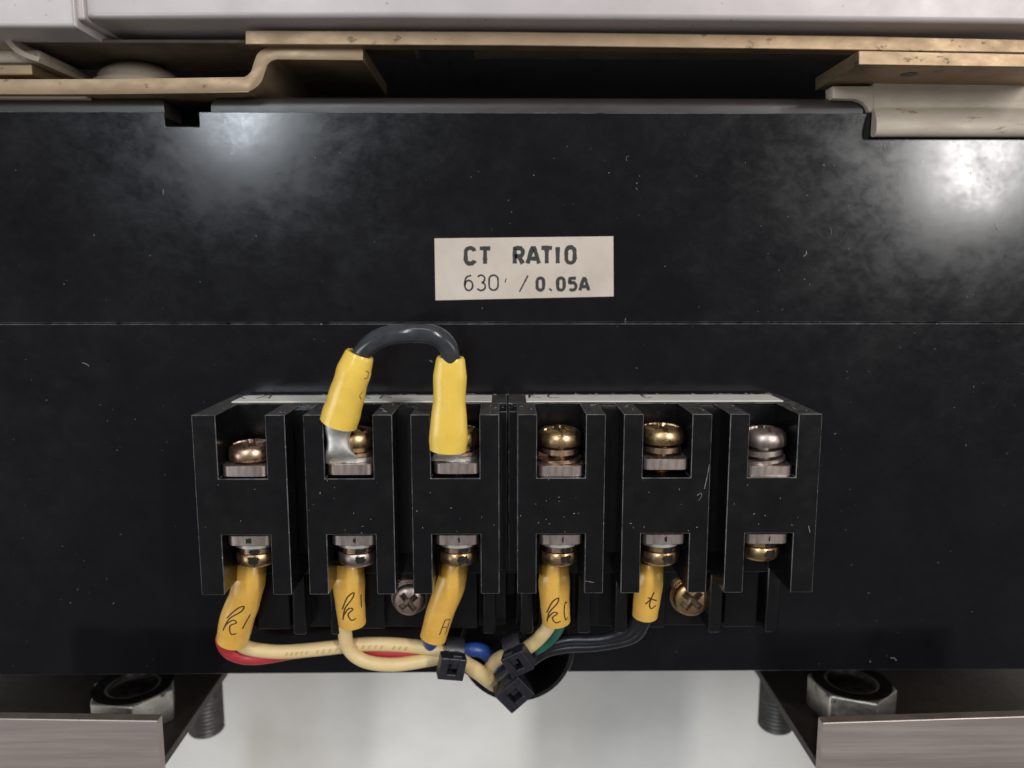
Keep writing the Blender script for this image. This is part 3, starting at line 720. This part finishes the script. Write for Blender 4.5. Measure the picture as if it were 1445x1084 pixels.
th_ = tag(obj('thin_strip', bevel(box(new(), -140, X(122, 1, 138), Y(140.5, 1), Y(135.3, 1), -9, 1.0), .15), 'chrome_pale'), 'thin pale metal strip lying on the rounded rim of the black panel', 'strip')
# right bracket
rb = thing('angle_bracket', 'pale steel angle bracket with a rounded lip hooked over the black panel', 'bracket', (X(1330, 10, 120), Y(130, 5), -4))
x0 = X(1212, 15, 85)
b = new(); prism(b, [at(1212, 91.5, 15)[:2], at(1520, 96, 15)[:2], at(1520, 77.5, 15)[:2], at(1212, 71.5, 15)[:2]], -6, 15)
obj('top_flange', bevel(b, .15, 2), 'chromate', rb)
for px, py, rr in ((1283, 103, 1.6), (1391, 107, 2.0)):     # worn holes on the underside
    q = at(px, py, 8.5); yy = Y(92.5, 15, px) - .12
    b = lathe(new(), [(0, yy), (rr, yy), (rr, yy + .6), (0, yy + .6)], 20, 'y', (q[0], 0, 8.5)); obj('hole', b, 'body', rb)
y1, y2, y3 = Y(122, .8), Y(150, 1.5), Y(189, 4.5)
prof = [(y1 + 5, -4), (y1 + 5, -.2), (y1, .8), (y2 + .4, .9)]
for k in range(11):
    a = k / 10; prof.append((y2 + (y3 + 1.6 - y2) * a, 0.9 + 2.0 * (math.sin(a * PI / 2) ** .8)))
prof += [(y3 + .8, 2.8), (y3 + .25, 2.4), (y3, 1.9), (y3 + .1, 1.0), (y3 + .5, .35), (y2, .3), (y2, -4)]
xa, xm = X(1176, .8, 130), X(1238, 3, 170)
obj('hooked_lip', prism_x(new(), prof, xm, 155), 'chrome_pale', rb, smooth=50)
b = new(); prism(b, [at(*p, .8)[:2] for p in ((1175, 121.5), (1175, 139), (1208, 140), (1217, 144), (1223, 150), (1227, 158), (1245, 158), (1245, 121.5))], -3, .75)
obj('lip_end', bevel(b, .2, 2, -1, 40), 'chrome_pale', rb, smooth=40)

# ------------------------------------------------------------------ feet below the panel
yp = -105.0                                    # upper face of the foot plates
for k, s in enumerate((-1, 1)):
    xin = X(310, -22, 955) if s < 0 else X(1075, -22, 955)
    lb = ('dark foot plate with brushed upturned lip, on the red and cream wires side', 'dark foot plate with brushed upturned lip, on the black wires side')[k]
    ft = thing('foot_bracket', lb, 'bracket', (xin + s * 40, yp - 3, -TB), 'foot brackets below the panel')
    xo = s * 150
    b = box(new(), min(xin, xo), max(xin, xo), yp - 2.3, yp, -TB, 20)
    obj('plate', bevel(b, .25, 2), 'footplate', ft)
    if s < 0: q = [at(-60, 1013, 22), at(222, 1017, 22)]
    else: q = [at(1161, 1020, 22), at(1500, 1009, 22)]
    b = new(); prism(b, [q[0][:2], q[1][:2], (q[1][0], yp - 25), (q[0][0], yp - 25)], 19.6, 22); bevel(b, .25, 2)
    b.normal_update()
    for f in b.faces: f.material_index = 1 if f.normal.y > .6 else 0
    obj('lip', b, ['foot', 'dull'], ft)
    # hex nut with its bolt
    nc = X(186 if s < 0 else 1203, -3, 985); nz = -4.0
    nt = thing('hex_nut', ('bright hex nut on the foot plate nearer the red and cream wires', 'bright hex nut on the foot plate nearer the black wires')[k], 'nut', (nc, yp, nz), 'hex nuts on the foot plates')
    b = new(); R = 10.0; hh = 8.0
    ang0 = math.radians(8 if s < 0 else 22)
    a = [b.verts.new((nc + R * math.cos(ang0 + PI / 3 * i), yp, nz + R * math.sin(ang0 + PI / 3 * i))) for i in range(6)]
    c = [b.verts.new((v.co.x, yp + hh, v.co.z)) for v in a]
    b.faces.new(a); b.faces.new(c)
    for i in range(6): b.faces.new((a[i], a[(i + 1) % 6], c[(i + 1) % 6], c[i]))
    bevel(b, .6, 3); obj('nut_body', b, 'zinc', nt, smooth=40)
    b = lathe(new(), [(8.6, yp + hh), (8.9, yp + hh + .25), (6.2, yp + hh + .3), (6.0, yp + hh - 1)], 36, 'y', (nc, 0, nz), True)
    obj('chamfer', b, 'darkbolt', nt, smooth=40)
    pr = []
    for i in range(16): pr += [(5.9, yp - 5 + i * .85), (5.3, yp - 4.6 + i * .85)]
    obj('bolt', lathe(new(), [(0, yp - 5)] + pr + [(0, yp + 9)], 32, 'y', (nc, 0, nz)), 'darkbolt', nt, smooth=30)
    # threaded stud hanging below the inner edge of the plate
    sc_ = xin + s * 5.0; y9 = Y(1036, -22); pr = []; y8 = yp - 2.35
    for i in range(13): pr += [(4.6, y8 - i * (y8 - y9) / 13), (4.25, y8 - (i + .5) * (y8 - y9) / 13)]
    o = obj('threaded_stud', lathe(new(), [(0, y8)] + pr + [(3.4, y9), (0, y9 - .6)], 32, 'y', (sc_, 0, -24)), 'studsteel', None, smooth=30)
    tag(o, ('ridged grey stud below the foot plate nearer the red and cream wires', 'ridged grey stud below the foot plate nearer the black wires')[k], 'stud', 'studs below the foot plates')

# ------------------------------------------------------------------ lint fibres and grit on the black plastic
b = new(); rnd = random.Random(3)
for i in range(120):
    if i < 80: px, py, d = rnd.uniform(20, 1430), rnd.uniform(200, 940), .12
    else: px, py, d = rnd.uniform(600, 1430), rnd.uniform(200, 450), .12
    d = .14 if py < 452 else .4
    if 590 < px < 890 and 325 < py < 435 or (260 < px < 1170 and 540 < py < 900): continue
    if py > 900 and 300 < px < 830: continue
    p = Vector(at(px, py, d)); a = rnd.uniform(0, 2 * PI); ln = rnd.uniform(.08, .35) if rnd.random() < .86 else rnd.uniform(.5, 1.7); k = rnd.uniform(-.7, .7)
    v = Vector((math.cos(a), math.sin(a), 0)); w_ = Vector((-v.y, v.x, 0))
    tube(b, spline([p - v * ln / 2, p + w_ * k * ln * .5, p + v * ln / 2], 3), rnd.uniform(.02, .05), 5)
for pts in ([(1001, 655), (998, 672), (994, 690)], [(984, 699), (989, 696), (990, 700), (986, 706)], [(826, 820), (838, 822)], [(1141, 742), (1143, 752)]):
    sp = spline([at(x_, y_, FR) for x_, y_ in pts], 5); ribbon(b, sp, [Vector((0, 0, 1))] * len(sp), [rnd.uniform(.02, .09) for _ in sp], .012)
for i in range(60):
    c_ = rnd.choice(TX); p = Vector((c_ + rnd.uniform(-HW + .3, HW - .3), rnd.uniform(yN2, yN1), FR + .01)); a = rnd.uniform(0, 6.3); ln = rnd.uniform(.06, .35)
    v = Vector((math.cos(a), math.sin(a), 0)) * ln; ribbon(b, [p, p + v * .5, p + v], [Vector((0, 0, 1))] * 3, rnd.uniform(.03, .08), .004)
tag(obj('lint', b, 'lint'), 'tiny pale lint fibres scattered on the black panel', 'lint', kind='stuff')
b = new()
for i in range(230):
    j = rnd.choice(range(7))
    x = rnd.uniform(TX[0] - HW, TX[5] + HW); d = rnd.uniform(.6, 2.4) if rnd.random() < .5 else rnd.uniform(12.5, 24)
    if d > 12 and any(abs(x - c) < IW + .4 for c in TX): continue
    if d > 18 and any(abs(x - c) > HW - .3 and abs(x - c) < HW + 1.6 for c in TX): continue
    a = rnd.uniform(0, 2 * PI); ln = rnd.uniform(.2, .9); p = Vector((x, yT + .06, d)); v = Vector((math.cos(a), rnd.uniform(0, .3), math.sin(a)))
    tube(b, spline([p, p + v * ln * .5 + Vector((0, .1, 0)), p + v * ln], 2), rnd.uniform(.03, .06), 4)
tag(obj('dust_fibres', b, 'lint'), 'grey dust fibres along the top ledge of the terminal blocks', 'dust', kind='stuff')
